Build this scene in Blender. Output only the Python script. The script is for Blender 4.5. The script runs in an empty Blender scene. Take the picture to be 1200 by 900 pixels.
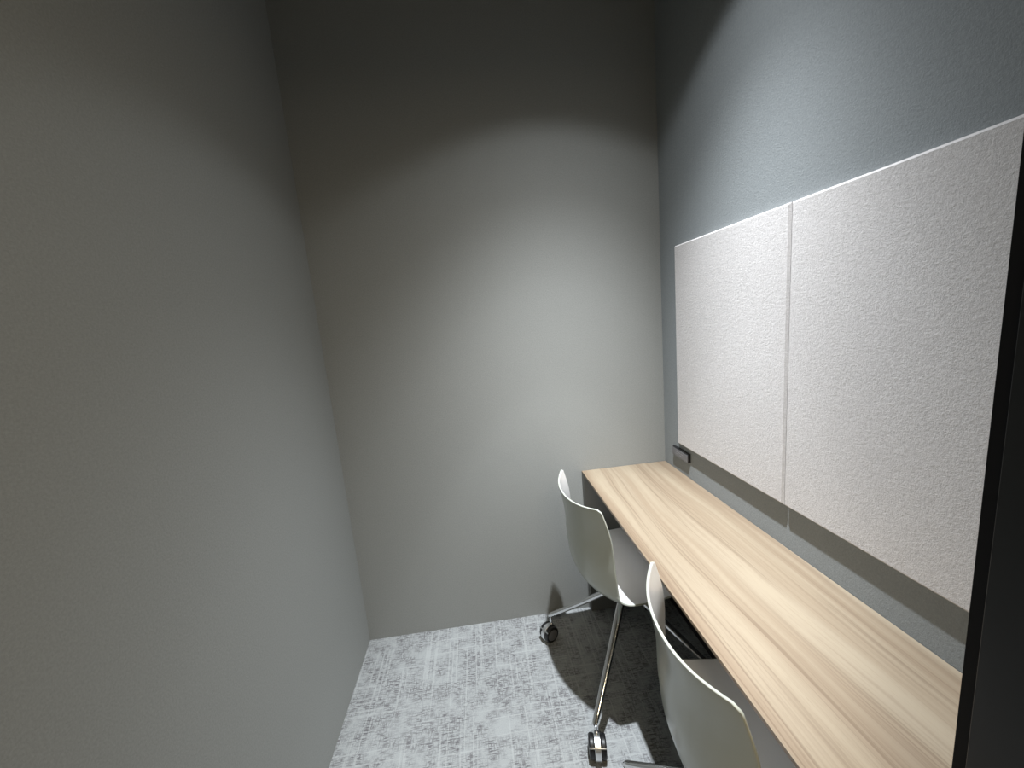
import bpy, bmesh, math
from mathutils import Vector, Matrix
C = bpy.context.scene.collection
PI = math.pi

# ------------------------------------------------------------------ room numbers (metres)
XL, XR, YB, YF, H = -0.639, 0.8505, 1.7345, 0.36, 2.75
DESK_Z, DESK_X = 0.72, 0.4383
LAMP = (0.446, 1.009, 2.667)

# ------------------------------------------------------------------ helpers
def link(name, bm, mat, parent=None, smooth=None):
    me = bpy.data.meshes.new(name)
    bmesh.ops.recalc_face_normals(bm, faces=bm.faces)
    bm.to_mesh(me); bm.free()
    o = bpy.data.objects.new(name, me); C.objects.link(o)
    if mat: me.materials.append(mat)
    if smooth is not None:
        for p in me.polygons: p.use_smooth = True
        me.set_sharp_from_angle(angle=smooth)
    if parent: o.parent = parent
    return o

def struct(name, bm, mat, parent=None, smooth=None):
    o = link(name, bm, mat, parent, smooth)
    o['kind'] = 'structure'
    return o

def thing(name, label, cat, loc=(0, 0, 0), rz=0, group=None):
    o = bpy.data.objects.new(name, None); C.objects.link(o)
    o.empty_display_size = 0.05
    o.location = loc; o.rotation_euler = (0, 0, rz)
    o['label'] = label; o['category'] = cat
    if group: o['group'] = group
    return o

def tag(o, label, cat, group=None):
    o['label'] = label; o['category'] = cat
    if group: o['group'] = group
    return o

def box(bm, lo, hi, bevel=0, seg=2, mtx=None):
    b = bmesh.new()
    bmesh.ops.create_cube(b, size=1)
    for v in b.verts:
        v.co = Vector([(lo[i] + hi[i]) / 2 + v.co[i] * (hi[i] - lo[i]) for i in range(3)])
    if bevel:
        bmesh.ops.bevel(b, geom=list(b.edges), offset=bevel, segments=seg, profile=0.5, affect='EDGES')
    if mtx: bmesh.ops.transform(b, matrix=mtx, verts=b.verts)
    merge(bm, b)

def merge(bm, b):
    me = bpy.data.meshes.new('tmp'); b.to_mesh(me); b.free()
    bm.from_mesh(me); bpy.data.meshes.remove(me)

def lathe(bm, prof, n=40, mtx=None, closed=False):
    """revolve (r, z) pairs about z"""
    b = bmesh.new(); rings = []
    for r, z in prof:
        if r < 1e-6: rings.append([b.verts.new((0, 0, z))])
        else: rings.append([b.verts.new((r * math.cos(2 * PI * i / n), r * math.sin(2 * PI * i / n), z)) for i in range(n)])
    pairs = list(zip(rings[:-1], rings[1:]))
    if closed: pairs.append((rings[-1], rings[0]))
    for a, c in pairs:
        for i in range(n):
            j = (i + 1) % n
            if len(a) == 1 and len(c) == 1: continue
            if len(a) == 1: b.faces.new((a[0], c[i], c[j]))
            elif len(c) == 1: b.faces.new((a[i], a[j], c[0]))
            else: b.faces.new((a[i], a[j], c[j], c[i]))
    if mtx: bmesh.ops.transform(b, matrix=mtx, verts=b.verts)
    merge(bm, b)

def prism(bm, poly, z0, z1, bevel=0):
    """extrude an (x, y) outline from z0 to z1"""
    b = bmesh.new()
    f = b.faces.new([b.verts.new((x, y, z0)) for x, y in poly])
    r = bmesh.ops.extrude_face_region(b, geom=[f])
    for v in r['geom']:
        if isinstance(v, bmesh.types.BMVert): v.co.z = z1
    if bevel: bmesh.ops.bevel(b, geom=list(b.edges), offset=bevel, segments=2, profile=0.5, affect='EDGES')
    merge(bm, b)

def sweep(bm, pts, sizes, n=16, power=2.6):
    """superellipse section (half width, half height) swept along pts lying in a vertical plane"""
    b = bmesh.new(); rings = []
    P = [Vector(q) for q in pts]
    for i, q in enumerate(P):
        t = (P[min(i + 1, len(P) - 1)] - P[max(i - 1, 0)]).normalized()
        side = Vector((0, 0, 1)).cross(t)
        side = Vector((0, 1, 0)) if side.length < 1e-3 else side.normalized()
        up = t.cross(side).normalized()
        hw, hh = sizes[i]; ring = []
        for k in range(n):
            a = 2 * PI * k / n
            ca, sa = math.cos(a), math.sin(a)
            e = 2 / power
            ring.append(b.verts.new(q + side * hw * math.copysign(abs(ca) ** e, ca) + up * hh * math.copysign(abs(sa) ** e, sa)))
        rings.append(ring)
    for r0, r1 in zip(rings[:-1], rings[1:]):
        for k in range(n): b.faces.new((r0[k], r0[(k + 1) % n], r1[(k + 1) % n], r1[k]))
    b.faces.new(rings[0][::-1]); b.faces.new(rings[-1])
    merge(bm, b)

# ------------------------------------------------------------------ materials
class Mat:
    def __init__(s, name, col=(.5, .5, .5), rough=.5, metal=0, spec=.5):
        s.m = bpy.data.materials.new(name); s.m.use_nodes = True
        s.nt = s.m.node_tree; s.b = s.nt.nodes['Principled BSDF']
        s.b.inputs['Base Color'].default_value = (*col, 1)
        s.b.inputs['Roughness'].default_value = rough
        s.b.inputs['Metallic'].default_value = metal
        s.b.inputs['Specular IOR Level'].default_value = spec
        s.tc = s.nt.nodes.new('ShaderNodeTexCoord').outputs['Object']
    def n(s, typ, **kw):
        nd = s.nt.nodes.new(typ)
        for k, v in kw.items(): setattr(nd, k, v)
        return nd
    def l(s, a, b): s.nt.links.new(a, b)
    def map(s, scale, rot=(0, 0, 0), src=None):
        m = s.n('ShaderNodeMapping'); m.inputs['Scale'].default_value = scale; m.inputs['Rotation'].default_value = rot
        s.l(src or s.tc, m.inputs['Vector']); return m.outputs[0]
    def noise(s, vec, scale=1, detail=2, rough=.5, dist=0):
        t = s.n('ShaderNodeTexNoise'); t.inputs['Scale'].default_value = scale; t.inputs['Detail'].default_value = detail
        t.inputs['Roughness'].default_value = rough; t.inputs['Distortion'].default_value = dist
        s.l(vec, t.inputs['Vector']); return t.outputs['Fac']
    def ramp(s, fac, stops):
        r = s.n('ShaderNodeValToRGB'); e = r.color_ramp.elements
        while len(e) < len(stops): e.new(.5)
        for el, (p, c) in zip(e, stops):
            el.position = p; el.color = (*c, 1) if len(c) == 3 else c
        s.l(fac, r.inputs[0]); return r.outputs[0]
    def rng(s, fac, a, b, c=0, d=1):
        r = s.n('ShaderNodeMapRange'); 
        for k, v in zip(('From Min', 'From Max', 'To Min', 'To Max'), (a, b, c, d)): r.inputs[k].default_value = v
        s.l(fac, r.inputs['Value']); return r.outputs[0]
    def math(s, op, a, b=None):
        r = s.n('ShaderNodeMath', operation=op, use_clamp=True)
        for i, v in enumerate((a, b)):
            if v is None: continue
            if isinstance(v, (int, float)): r.inputs[i].default_value = v
            else: s.l(v, r.inputs[i])
        return r.outputs[0]
    def mix(s, fac, a, b, blend='MIX'):
        r = s.n('ShaderNodeMix', data_type='RGBA', blend_type=blend)
        for nm, v in (('Factor', fac), ('A', a), ('B', b)):
            i = {'Factor': 0, 'A': 6, 'B': 7}[nm]
            if isinstance(v, (int, float)): r.inputs[i].default_value = v
            elif isinstance(v, tuple): r.inputs[i].default_value = (*v, 1)
            else: s.l(v, r.inputs[i])
        return r.outputs[2]
    def color(s, out): s.l(out, s.b.inputs['Base Color'])
    def bump(s, h, strength=.2, dist=.001):
        b = s.n('ShaderNodeBump'); b.inputs['Strength'].default_value = strength; b.inputs['Distance'].default_value = dist
        s.l(h, b.inputs['Height']); s.l(b.outputs[0], s.b.inputs['Normal'])

def wall_mat(name, c0, c1, bump=.35):
    M = Mat(name, c0, .85, spec=.25)
    f = M.noise(M.map((230, 230, 230)), 1, 4, .65)
    g = M.noise(M.map((900, 900, 160)), 1, 2, .5)
    h = M.noise(M.map((160, 160, 900)), 1, 2, .5)
    w = M.math('ADD', M.math('MULTIPLY', g, .5), M.math('MULTIPLY', h, .5))
    M.color(M.mix(M.rng(M.math('ADD', M.math('MULTIPLY', f, .6), M.math('MULTIPLY', w, .4)), .38, .62), c0, c1))
    M.bump(M.math('ADD', M.math('MULTIPLY', f, .7), M.math('MULTIPLY', w, .3)), bump, .0022)
    return M.m

wall_grey = wall_mat('grey wallcovering', (.275, .283, .272), (.325, .333, .320))
wall_blue = wall_mat('blue-grey wallcovering', (.258, .280, .288), (.306, .330, .338), .7)
ceil_mat = wall_mat('painted ceiling', (.25, .25, .24), (.28, .28, .27), .1)

def carpet():
    M = Mat('woven carpet', (.5, .5, .5), .95, spec=.1)
    base = M.tc
    a = M.noise(M.map((38, 210, 1)), 1, 3, .6)          # short dashes running across the room
    b = M.noise(M.map((210, 38, 1)), 1, 3, .6)          # short dashes running down the room
    cl = M.noise(M.map((16, 16, 1)), 1, 3, .6)          # patches where the dashes gather
    cl2 = M.noise(M.map((4.5, 4.5, 1)), 1, 1, .5)
    da = M.rng(a, .47, .59); db = M.rng(b, .49, .61)
    patch = M.rng(M.math('ADD', M.math('MULTIPLY', cl, .7), M.math('MULTIPLY', cl2, .3)), .38, .56)
    dark = M.math('MULTIPLY', M.math('MAXIMUM', da, M.math('MULTIPLY', db, .8)), patch)
    la = M.rng(M.noise(M.map((95, 2.2, 1)), 1, 1, .4), .58, .66)   # pale threads
    lb = M.rng(M.noise(M.map((2.2, 95, 1)), 1, 1, .4), .60, .68)
    light = M.math('MAXIMUM', la, lb)
    fine = M.noise(M.map((420, 420, 1)), 1, 2, .6)
    col = M.mix(M.rng(fine, .3, .7), (.300, .318, .320), (.400, .420, .424))
    col = M.mix(M.math('MULTIPLY', dark, .85), col, (.100, .094, .102))
    col = M.mix(M.math('MULTIPLY', light, .42), col, (.45, .472, .475))
    M.color(col)
    M.bump(M.math('ADD', M.math('MULTIPLY', fine, .5), M.math('MULTIPLY', light, .5)), .5, .002)
    return M.m

def wood():
    M = Mat('pale ash laminate', (0.316, 0.252, 0.180), .42, spec=.35)
    warp = M.noise(M.map((4, .9, 4)), 1, 2, .5)
    v = M.n('ShaderNodeCombineXYZ'); M.l(M.rng(warp, 0, 1, -.05, .05), v.inputs[0])
    ad = M.n('ShaderNodeVectorMath', operation='ADD'); M.l(M.tc, ad.inputs[0]); M.l(v.outputs[0], ad.inputs[1])
    W = ad.outputs[0]
    broad = M.noise(M.map((17, .45, 17), src=W), 1, 2, .5)
    band = M.noise(M.map((34, .8, 34), src=W), 1, 2, .5)
    lines = M.noise(M.map((210, 1.6, 210), src=W), 1, 2, .5)
    fine = M.noise(M.map((520, 9, 520), src=W), 1, 2, .6)
    pores = M.noise(M.map((420, 26, 420), src=W), 1, 2, .6)
    col = M.ramp(broad, [(.32, (0.265, 0.200, 0.138)), (.46, (0.296, 0.233, 0.164)), (.56, (0.325, 0.264, 0.189)), (.70, (0.352, 0.291, 0.212))])
    col = M.mix(M.math('MULTIPLY', M.rng(band, .54, .68), .55), col, (0.371, 0.310, 0.225))
    streak = M.math('MULTIPLY', M.rng(lines, .46, .62), M.rng(band, .58, .40))
    col = M.mix(M.math('MULTIPLY', streak, .62), col, (0.178, 0.126, 0.085))
    col = M.mix(M.math('MULTIPLY', M.rng(fine, .50, .70), .26), col, (0.205, 0.149, 0.101))
    col = M.mix(M.math('MULTIPLY', M.rng(pores, .60, .74), .22), col, (0.174, 0.122, 0.083))
    M.color(col); M.bump(fine, .06, .0005)
    return M.m

def felt():
    M = Mat('pressed felt', (.5, .48, .46), .95, spec=.1)
    f = M.noise(M.map((150, 150, 150)), 1, 5, .7)
    g = M.noise(M.map((420, 420, 420)), 1, 3, .6)
    t = M.math('ADD', M.math('MULTIPLY', f, .55), M.math('MULTIPLY', g, .45))
    M.color(M.mix(M.rng(t, .38, .62), (.575, .555, .547), (.725, .705, .697)))
    M.bump(t, .75, .0028)
    return M.m

def seat_plastic(nm, col):
    M = Mat(nm, col, .2, spec=.5)
    M.bump(M.noise(M.map((14, 14, 14)), 1, 1), .04, .004)
    return M.m

carpet_m, wood_m, felt_m, shell_m = carpet(), wood(), felt(), seat_plastic('white shell plastic', (.80, .805, .80))
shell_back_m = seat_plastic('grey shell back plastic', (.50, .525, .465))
chrome = Mat('polished aluminium', (.78, .79, .80), .13, 1).m
chrome_d = Mat('chrome pin', (.75, .76, .78), .08, 1).m
chrome_s = Mat('satin chrome hood', (.85, .86, .87), .34, 1).m
tyre = Mat('black castor tyre', (.008, .008, .009), .42).m
capm = Mat('grey castor cap', (.15, .15, .155), .4).m
deskgrey = Mat('dark grey laminate', (.235, .232, .215), .55, spec=.3).m
black_al = Mat('black anodised frame', (.0065, .007, .0075), .40, spec=.4).m
black_rb = Mat('black rubber seal', (.004, .004, .005), .7, spec=.2).m
plq_body = Mat('black plaque edge', (.012, .012, .013), .4).m
plq_face = Mat('grey plaque face', (.17, .17, .178), .38).m
plq_ink = Mat('pale engraved print', (.30, .30, .31), .5).m
white_met = Mat('white lamp trim', (.75, .75, .74), .4).m
def glow(name, col, s):
    M = Mat(name, (.8, .8, .8), .5)
    M.b.inputs['Emission Color'].default_value = (*col, 1); M.b.inputs['Emission Strength'].default_value = s
    return M.m

# ------------------------------------------------------------------ setting
T = .10; CY0, CX0, CX1 = -1.75, -1.7, 1.9       # passage outside the booth
def wallbox(name, lo, hi, mat=wall_grey):
    bm = bmesh.new(); box(bm, lo, hi); return struct(name, bm, mat)
wallbox('floor', (CX0 - T, CY0 - T, -.08), (CX1 + T, YB + T, 0), carpet_m)
wallbox('ceiling', (CX0 - T, CY0 - T, H), (CX1 + T, YB + T, H + .08), ceil_mat)
wallbox('wall_left', (XL - T, YF - .10, 0), (XL, YB + T, H))
wallbox('wall_back', (XL, YB, 0), (XR, YB + T, H))
wallbox('wall_right', (XR, YF - .10, 0), (XR + T, YB + T, H), wall_blue)
bm = bmesh.new()
box(bm, (CX0, YF - .10, 0), (XL - T, YF, H))                     # shut side panels left and right of the booth mouth
box(bm, (XR + T, YF - .10, 0), (CX1, YF, H))
box(bm, (.60, YF - .10, 0), (XR, YF - .004, H))
box(bm, (XL, YF - .10, 2.70), (.60, YF - .004, H))
struct('wall_front', bm, wall_grey)
wallbox('wall_passage_far', (CX0 - T, CY0 - T, 0), (CX1 + T, CY0, H))
wallbox('wall_passage_left', (CX0 - T, CY0, 0), (CX0, YF, H))
wallbox('wall_passage_right', (CX1, CY0, 0), (CX1 + T, YF, H))

# black aluminium door frame of the booth mouth: right post with its rebate, and the head rail
door = bpy.data.objects.new('door_1', None); C.objects.link(door)
door['kind'] = 'structure'; door.location = (.54, YF, 0)
bm = bmesh.new()
# outline in x, y relative to the far corner of the reveal at (.54, .361)
prism(bm, [(-.0005, -.0130), (-.0005, -.105), (.060, -.105), (.060, -.0130)], 0.001, 2.70, .0010)
o = struct('jamb', bm, black_al, door)
bm = bmesh.new(); box(bm, (.0012, -.0128, .002), (.058, .0006, 2.69), .0006); struct('seal', bm, black_rb, door)
bm = bmesh.new(); box(bm, (XL - .54, -.105, 2.64), (-.001, .0, 2.699), .001); struct('head_rail', bm, black_al, door)
bm = bmesh.new(); box(bm, (XL - .54 + .001, -.105, .001), (XL - .54 + .03, .0, 2.639), .001); struct('jamb', bm, black_al, door)

# ------------------------------------------------------------------ desk
desk = thing('desk', 'long wall-to-wall desk with a pale ash-grain top and dark grey supports under two felt panels', 'desk', (XR, YB, 0))
dx0, dy0 = DESK_X - XR, YF - YB
bm = bmesh.new(); box(bm, (dx0, dy0 + .003, DESK_Z - .010), (-.001, -.001, DESK_Z), .0012)
link('desktop', bm, wood_m, desk)
bm = bmesh.new(); box(bm, (dx0 + .0015, -.029, .001), (-.011, -.002, DESK_Z - .0105), .001); link('side_support', bm, deskgrey, desk)
bm = bmesh.new(); box(bm, (-.010, dy0 + .005, .001), (-.002, -.002, DESK_Z - .0105), .001)
link('modesty_panel', bm, Mat('black laminate', (.018, .018, .018), .6).m, desk)

# ------------------------------------------------------------------ felt panels
PT, PZ0, PZ1 = .018, .857, 1.683
def felt_panel(y0, y1, label):
    b = bmesh.new(); c = .0055
    w = y1 - y0; h = PZ1 - PZ0
    # back rectangle, front edge of the sides, chamfered face
    def ring(x, i): return [b.verts.new((x, yy, zz)) for yy, zz in ((i, i), (w - i, i), (w - i, h - i), (i, h - i))]
    r0, r1, r2 = ring(-.0005, 0), ring(-(PT - c), 0), ring(-PT, c)
    b.faces.new(r0); b.faces.new(r2)
    for p, q in ((r0, r1), (r1, r2)):
        for k in range(4): b.faces.new((p[k], p[(k + 1) % 4], q[(k + 1) % 4], q[k]))
    o = link('felt_panel', b, felt_m)
    o.location = (XR, y0, PZ0)
    return tag(o, label, 'wall panel', 'felt panels on the right wall')
felt_panel(.9893, 1.581, 'beige felt wall panel nearer the back corner, above the small dark plaque')
felt_panel(.385, .9868, 'beige felt wall panel beside the black door frame, the larger-looking of the two')

# ------------------------------------------------------------------ plaque under the far panel
pl = thing('wall_plaque', 'small dark grey plaque on the right wall below the far felt panel', 'plaque', (XR, 1.5715, .81))
bm = bmesh.new(); box(bm, (-.012, -.064, -.020), (-.0004, .067, .020), .003, 3); link('backing', bm, plq_body, pl, .6)
bm = bmesh.new(); box(bm, (-.0132, -.0595, -.0195), (-.0118, .0665, .0135), .0005); fc = link('face_plate', bm, plq_face, pl)
bm = bmesh.new()
for y0, y1, z in ((.020, .040, .002), (.000, .014, .002), (-.024, -.006, .001), (.012, .036, -.007), (-.020, .004, -.008)):
    box(bm, (-.0135, y0, z - .0012), (-.0131, y1, z + .0012))
link('print', bm, plq_ink, fc)

# ------------------------------------------------------------------ chairs
A = [-.223, -.205, -.199, -.180, -.114, -.006, .117, .236]
Z = [.806, .703, .578, .486, .445, .447, .463, .438]
W = [.193, .205, .216, .224, .228, .228, .222, .213]
K = [.061, .069, .069, .063, .052, .038, .023, .007]

def catmull(cols, n):
    P = [Vector(r) for r in zip(*cols)]
    P = [2 * P[0] - P[1]] + P + [2 * P[-1] - P[-2]]
    m = len(P) - 3; out = []
    for k in range(n):
        s = m * k / (n - 1); i = min(int(s), m - 1); t = s - i
        a, b, c, d = P[i:i + 4]
        out.append(.5 * (2 * b + (c - a) * t + (2 * a - 5 * b + 4 * c - d) * t * t + (3 * b - a - 3 * c + d) * t ** 3))
    return out

def shell_bm():
    NV, NU = 72, 41
    R = catmull([A, Z, W, K], NV)
    bm = bmesh.new(); grid = []
    L = [0]
    for i in range(1, NV): L.append(L[-1] + math.hypot(R[i][0] - R[i - 1][0], R[i][1] - R[i - 1][1]))
    for i in range(NV):
        d = (R[min(i + 1, NV - 1)] - R[max(i - 1, 0)]); l = math.hypot(d[0], d[1])
        nx, nz = -d[1] / l, d[0] / l
        v = i / (NV - 1); w = R[i][2]
        for dist, rad in ((L[i], .012), (L[-1] - L[i], .045)):           # rounded corners
            if dist < rad: w -= rad - math.sqrt(max(rad * rad - (rad - dist) ** 2, 0))
        row = []
        for j in range(NU):
            s = -1 + 2 * j / (NU - 1)
            u = math.copysign(1 - (1 - abs(s)) ** 1.15, s)
            uu = u * w / R[i][2]
            k = abs(uu) ** 2.2 * R[i][3]
            z = R[i][1] + nz * k + .006 * u * u * max(0, 1 - v * 5)
            row.append(bm.verts.new((R[i][0] + nx * k, w * u, z)))
        grid.append(row)
    for i in range(NV - 1):
        for j in range(NU - 1):
            bm.faces.new((grid[i][j], grid[i + 1][j], grid[i + 1][j + 1], grid[i][j + 1]))
    return bm

def chair(name, label, loc, rz, base_rz, castor_dirs, group):
    t = thing(name, label, 'chair', loc, rz, group)
    bm = shell_bm()
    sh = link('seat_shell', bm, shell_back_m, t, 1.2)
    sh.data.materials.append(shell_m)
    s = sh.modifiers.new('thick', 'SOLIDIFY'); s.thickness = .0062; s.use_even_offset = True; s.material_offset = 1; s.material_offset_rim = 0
    up = sum((f.normal.z for f in sh.data.polygons if f.center.x > -.05 and f.center.z < .5))
    s.offset = -1 if up > 0 else 1
    bv = sh.modifiers.new('edge', 'BEVEL'); bv.width = .0022; bv.segments = 3; bv.limit_method = 'ANGLE'; bv.angle_limit = 1.0
    bv.harden_normals = False
    # column and plate below the seat
    bm = bmesh.new()
    lathe(bm, [(0, .345), (.030, .345), (.034, .349), (.034, .385), (.026, .391), (.026, .428), (0, .428)], 40)
    link('swivel_column', bm, chrome, t, .6)
    bm = bmesh.new(); box(bm, (-.085, -.07, .426), (.085, .07, .4372), .003, 2); link('seat_plate', bm, capm, t)
    for q in range(4):
        a = base_rz + q * PI / 2 - rz
        M = Matrix.Rotation(a, 4, 'Z')
        bm = bmesh.new()
        pts, sz = [], []
        N = 18
        for i in range(N + 1):
            f = i / N; r = .022 + (.352 - .022) * f
            z = .372 - .258 * f - .003 * math.sin(PI * f)
            pts.append((r, 0, z)); sz.append((.0150 - .0045 * f, .0115 - .002 * f))
        # the rounded heel over the castor pin
        pts += [(.3575, 0, .1085), (.3585, 0, .1030)]; sz += [(.0095, .0085), (.006, .004)]
        sweep(bm, [M @ Vector(pp) for pp in pts], sz, 20)
        lg = link('leg', bm, chrome, t, .7)
        pin = M @ Vector((.3525, 0, 0))
        bm = bmesh.new()
        lathe(bm, [(0, .068), (.0072, .068), (.0072, .088), (.0062, .090), (.0062, .112), (0, .112)], 20, Matrix.Translation(pin))
        link('castor_pin', bm, chrome_d, lg, .6)
        # twin-wheel castor trailing in its own direction
        cd = castor_dirs[q] - rz
        CM = Matrix.Translation(pin + Vector((0.017 * math.cos(cd), .017 * math.sin(cd), .036))) @ Matrix.Rotation(cd, 4, 'Z')
        # axle = local y
        for sgn in (-1, 1):
            WM = CM @ Matrix.Rotation(-sgn * PI / 2, 4, 'X')
            bm = bmesh.new()
            lathe(bm, [(.0, .010), (.031, .010), (.0345, .0125), (.0355, .017), (.0345, .0245), (.031, .028), (.0265, .0285), (.0255, .0265), (0, .0265)], 44, WM)
            wh = link('castor_wheel', bm, tyre, lg, .5)
            bm = bmesh.new()
            lathe(bm, [(0, .0262), (.0245, .0262), (.0245, .0278), (.020, .0292), (0, .0298)], 36, WM)
            link('castor_cap', bm, capm, lg, .5)
        # chrome hood between and over the wheels
        bm = bmesh.new(); b = bmesh.new(); n = 30; hw = .0100
        ro, ri = .0385, .026
        ang = [math.radians(-60 + 250 * i / n) for i in range(n + 1)]
        rows = [[b.verts.new((rr * math.cos(an + PI * .0), yy, rr * math.sin(an))) for rr, yy in ((ro, -hw), (ro, hw), (ri, hw), (ri, -hw))] for an in ang]
        for r0, r1 in zip(rows[:-1], rows[1:]):
            for k in range(4): b.faces.new((r0[k], r0[(k + 1) % 4], r1[(k + 1) % 4], r1[k]))
        b.faces.new(rows[0]); b.faces.new(rows[-1][::-1])
        bmesh.ops.bevel(b, geom=[e for e in b.edges if abs(e.verts[0].co.y - e.verts[1].co.y) < 1e-6 and e.calc_length() < .009], offset=.001, segments=1, affect='EDGES')
        bmesh.ops.transform(b, matrix=CM, verts=b.verts); merge(bm, b)
        # thin cross bar over both tyres and the axle
        box(bm, (-.0025, -.0280, .0357), (.0025, .0280, .0385), .0010, 2, CM @ Matrix.Rotation(math.radians(48), 4, 'Y'))
        lathe(bm, [(0, -.0255), (.005, -.0255), (.005, .0255), (0, .0255)], 16, CM @ Matrix.Rotation(PI / 2, 4, 'X'))
        # socket that takes the pin
        lathe(bm, [(0, .058), (.0095, .058), (.0095, .071), (.0075, .074), (0, .074)], 20, Matrix.Translation(pin))
        link('castor_hood', bm, chrome_s, lg, .5)
    return t

# base angles are world angles of the four legs
a1 = math.atan2(1.5855 - 1.363, .2154 - .4925)
chair('swivel_chair', 'white plastic shell chair on chrome castor legs, the one nearer the back wall',
      (.4925, 1.3655, 0), .098, a1, [math.radians(209), math.radians(-101), math.radians(-30), math.radians(60)], 'white swivel chairs at the desk')
a2 = math.atan2(.968 - .672, .310 - .539)
chair('swivel_chair', 'white plastic shell chair in the foreground, cut by the bottom edge of the photo',
      (.539, .672, 0), -.098, a2, [math.radians(200), math.radians(250), math.radians(100), math.radians(180)], 'white swivel chairs at the desk')

# ------------------------------------------------------------------ lamps
dl = thing('ceiling_spotlight', 'white cylinder spotlight tilted on the booth ceiling above the desk edge', 'ceiling light', (LAMP[0], LAMP[1], H))
aim = Vector((-.064, .084, -1)).normalized()
TM = Matrix.Translation(Vector(LAMP) - dl.location) @ aim.to_track_quat('-Z', 'Y').to_matrix().to_4x4()
bm = bmesh.new(); lathe(bm, [(0, -.001), (.045, -.001), (.045, -.010), (.043, -.012), (0, -.012)], 40); link('ceiling_rose', bm, white_met, dl, .5)
bm = bmesh.new(); lathe(bm, [(0, .045), (.034, .045), (.036, .043), (.036, -.001), (.0345, -.001), (.0345, .008), (0, .008)], 40, TM)
lathe(bm, [(.007, -.012), (.007, -.055)], 16)
link('lamp_head', bm, white_met, dl, .5)
bm = bmesh.new(); lathe(bm, [(0, .004), (.034, .004), (.034, .007), (0, .007)], 40, TM)
link('lens', bm, glow('spotlight lens', (1, .98, .94), 3), dl, .5)
ld = bpy.data.lights.new('booth_spot', 'SPOT'); ld.energy = 389; ld.color = (.95, .99, 1.035)
ld.spot_size = math.radians(116); ld.spot_blend = .25; ld.shadow_soft_size = .020
lo = bpy.data.objects.new('booth_spot', ld); C.objects.link(lo); lo.location = Vector(LAMP) + aim * .004
lo.rotation_mode = 'QUATERNION'; lo.rotation_quaternion = aim.to_track_quat('-Z', 'Y')
ld.use_nodes = True; nt = ld.node_tree
em = nt.nodes['Emission']; tcn = nt.nodes.new('ShaderNodeTexCoord'); sx = nt.nodes.new('ShaderNodeSeparateXYZ')
nt.links.new(tcn.outputs['Normal'], sx.inputs[0])
def mnode(op, a, b=None):
    n = nt.nodes.new('ShaderNodeMath'); n.operation = op; nt.links.new(a, n.inputs[0])
    if b is not None: n.inputs[1].default_value = b
    return n.outputs[0]
ang = mnode('DIVIDE', mnode('ARCCOSINE', mnode('MINIMUM', mnode('ABSOLUTE', sx.outputs[2]), 1.0)), math.radians(60))
fc_ = nt.nodes.new('ShaderNodeFloatCurve'); cv = fc_.mapping.curves[0]      # measured-style candela curve: angle off axis -> relative intensity
CANDELA = [(0, 1), (8, 1), (14, 1), (18, .86), (22, .57), (28, .32), (34, .145), (40, .06), (46, .036), (52, .022), (60, .0)]
while len(cv.points) < len(CANDELA): cv.points.new(.5, .5)
for pt, (dg, v) in zip(cv.points, CANDELA): pt.location = (dg / 60, v)
fc_.mapping.update()
nt.links.new(ang, fc_.inputs['Value']); nt.links.new(fc_.outputs[0], em.inputs['Strength'])

for x in (.25,):  # unseen panel lamp added in the passage as warm fill for the booth walls
    cl = thing('passage_fill_panel', 'unseen warm light panel added in the passage to fill the booth', 'ceiling light', (x, -.85, H))
    bm = bmesh.new(); b2 = box(bm, (-.60, -.20, -.272), (.60, .20, -.261), .002); link('housing', bm, white_met, cl)
    for rx in (-.5, .5):
        bm = bmesh.new(); box(bm, (rx - .004, -.004, -.2605), (rx + .004, .004, -.0005), .001); link('hanger_rod', bm, white_met, cl)
    bm = bmesh.new(); box(bm, (-.585, -.185, -.2745), (.585, .185, -.2725)); link('diffuser', bm, glow('warm diffuser', (1, .80, .56), 2), cl)
    ad = bpy.data.lights.new('passage_fill', 'AREA'); ad.shape = 'RECTANGLE'; ad.size = 1.16; ad.size_y = .36; ad.energy = 20; ad.color = (1, .81, .54)
    ao = bpy.data.objects.new('passage_fill', ad); C.objects.link(ao); ao.location = (x, -.85, H - .28)

wd = bpy.data.worlds.new('world'); bpy.context.scene.world = wd; wd.use_nodes = True
wd.node_tree.nodes['Background'].inputs[0].default_value = (.05, .05, .05, 1)
wd.node_tree.nodes['Background'].inputs[1].default_value = .1

# ------------------------------------------------------------------ camera
yaw, pitch, roll, fpx, hc = .0843, -.1621, -.0875, 462.39, 1.4504
cy, sy, cp, sp, cr, sr = math.cos(yaw), math.sin(yaw), math.cos(pitch), math.sin(pitch), math.cos(roll), math.sin(roll)
fwd = Vector((sy * cp, cy * cp, sp)); rt = Vector((cy, -sy, 0)); up = rt.cross(fwd)
r2 = cr * rt + sr * up; u2 = -sr * rt + cr * up
cam = bpy.data.cameras.new('camera'); cam.sensor_fit = 'HORIZONTAL'; cam.sensor_width = 36; cam.lens = fpx / 1200 * 36
cam.clip_start = .01
co = bpy.data.objects.new('camera', cam); C.objects.link(co)
m = Matrix((r2, u2, -fwd)).transposed().to_4x4(); m.translation = Vector((0, 0, hc)); co.matrix_world = m
sc = bpy.context.scene; sc.camera = co
vs = sc.view_settings; vs.view_transform = 'Standard'; vs.look = 'None'; vs.gamma = 1; vs.use_curve_mapping = False
vs.exposure = 0.0
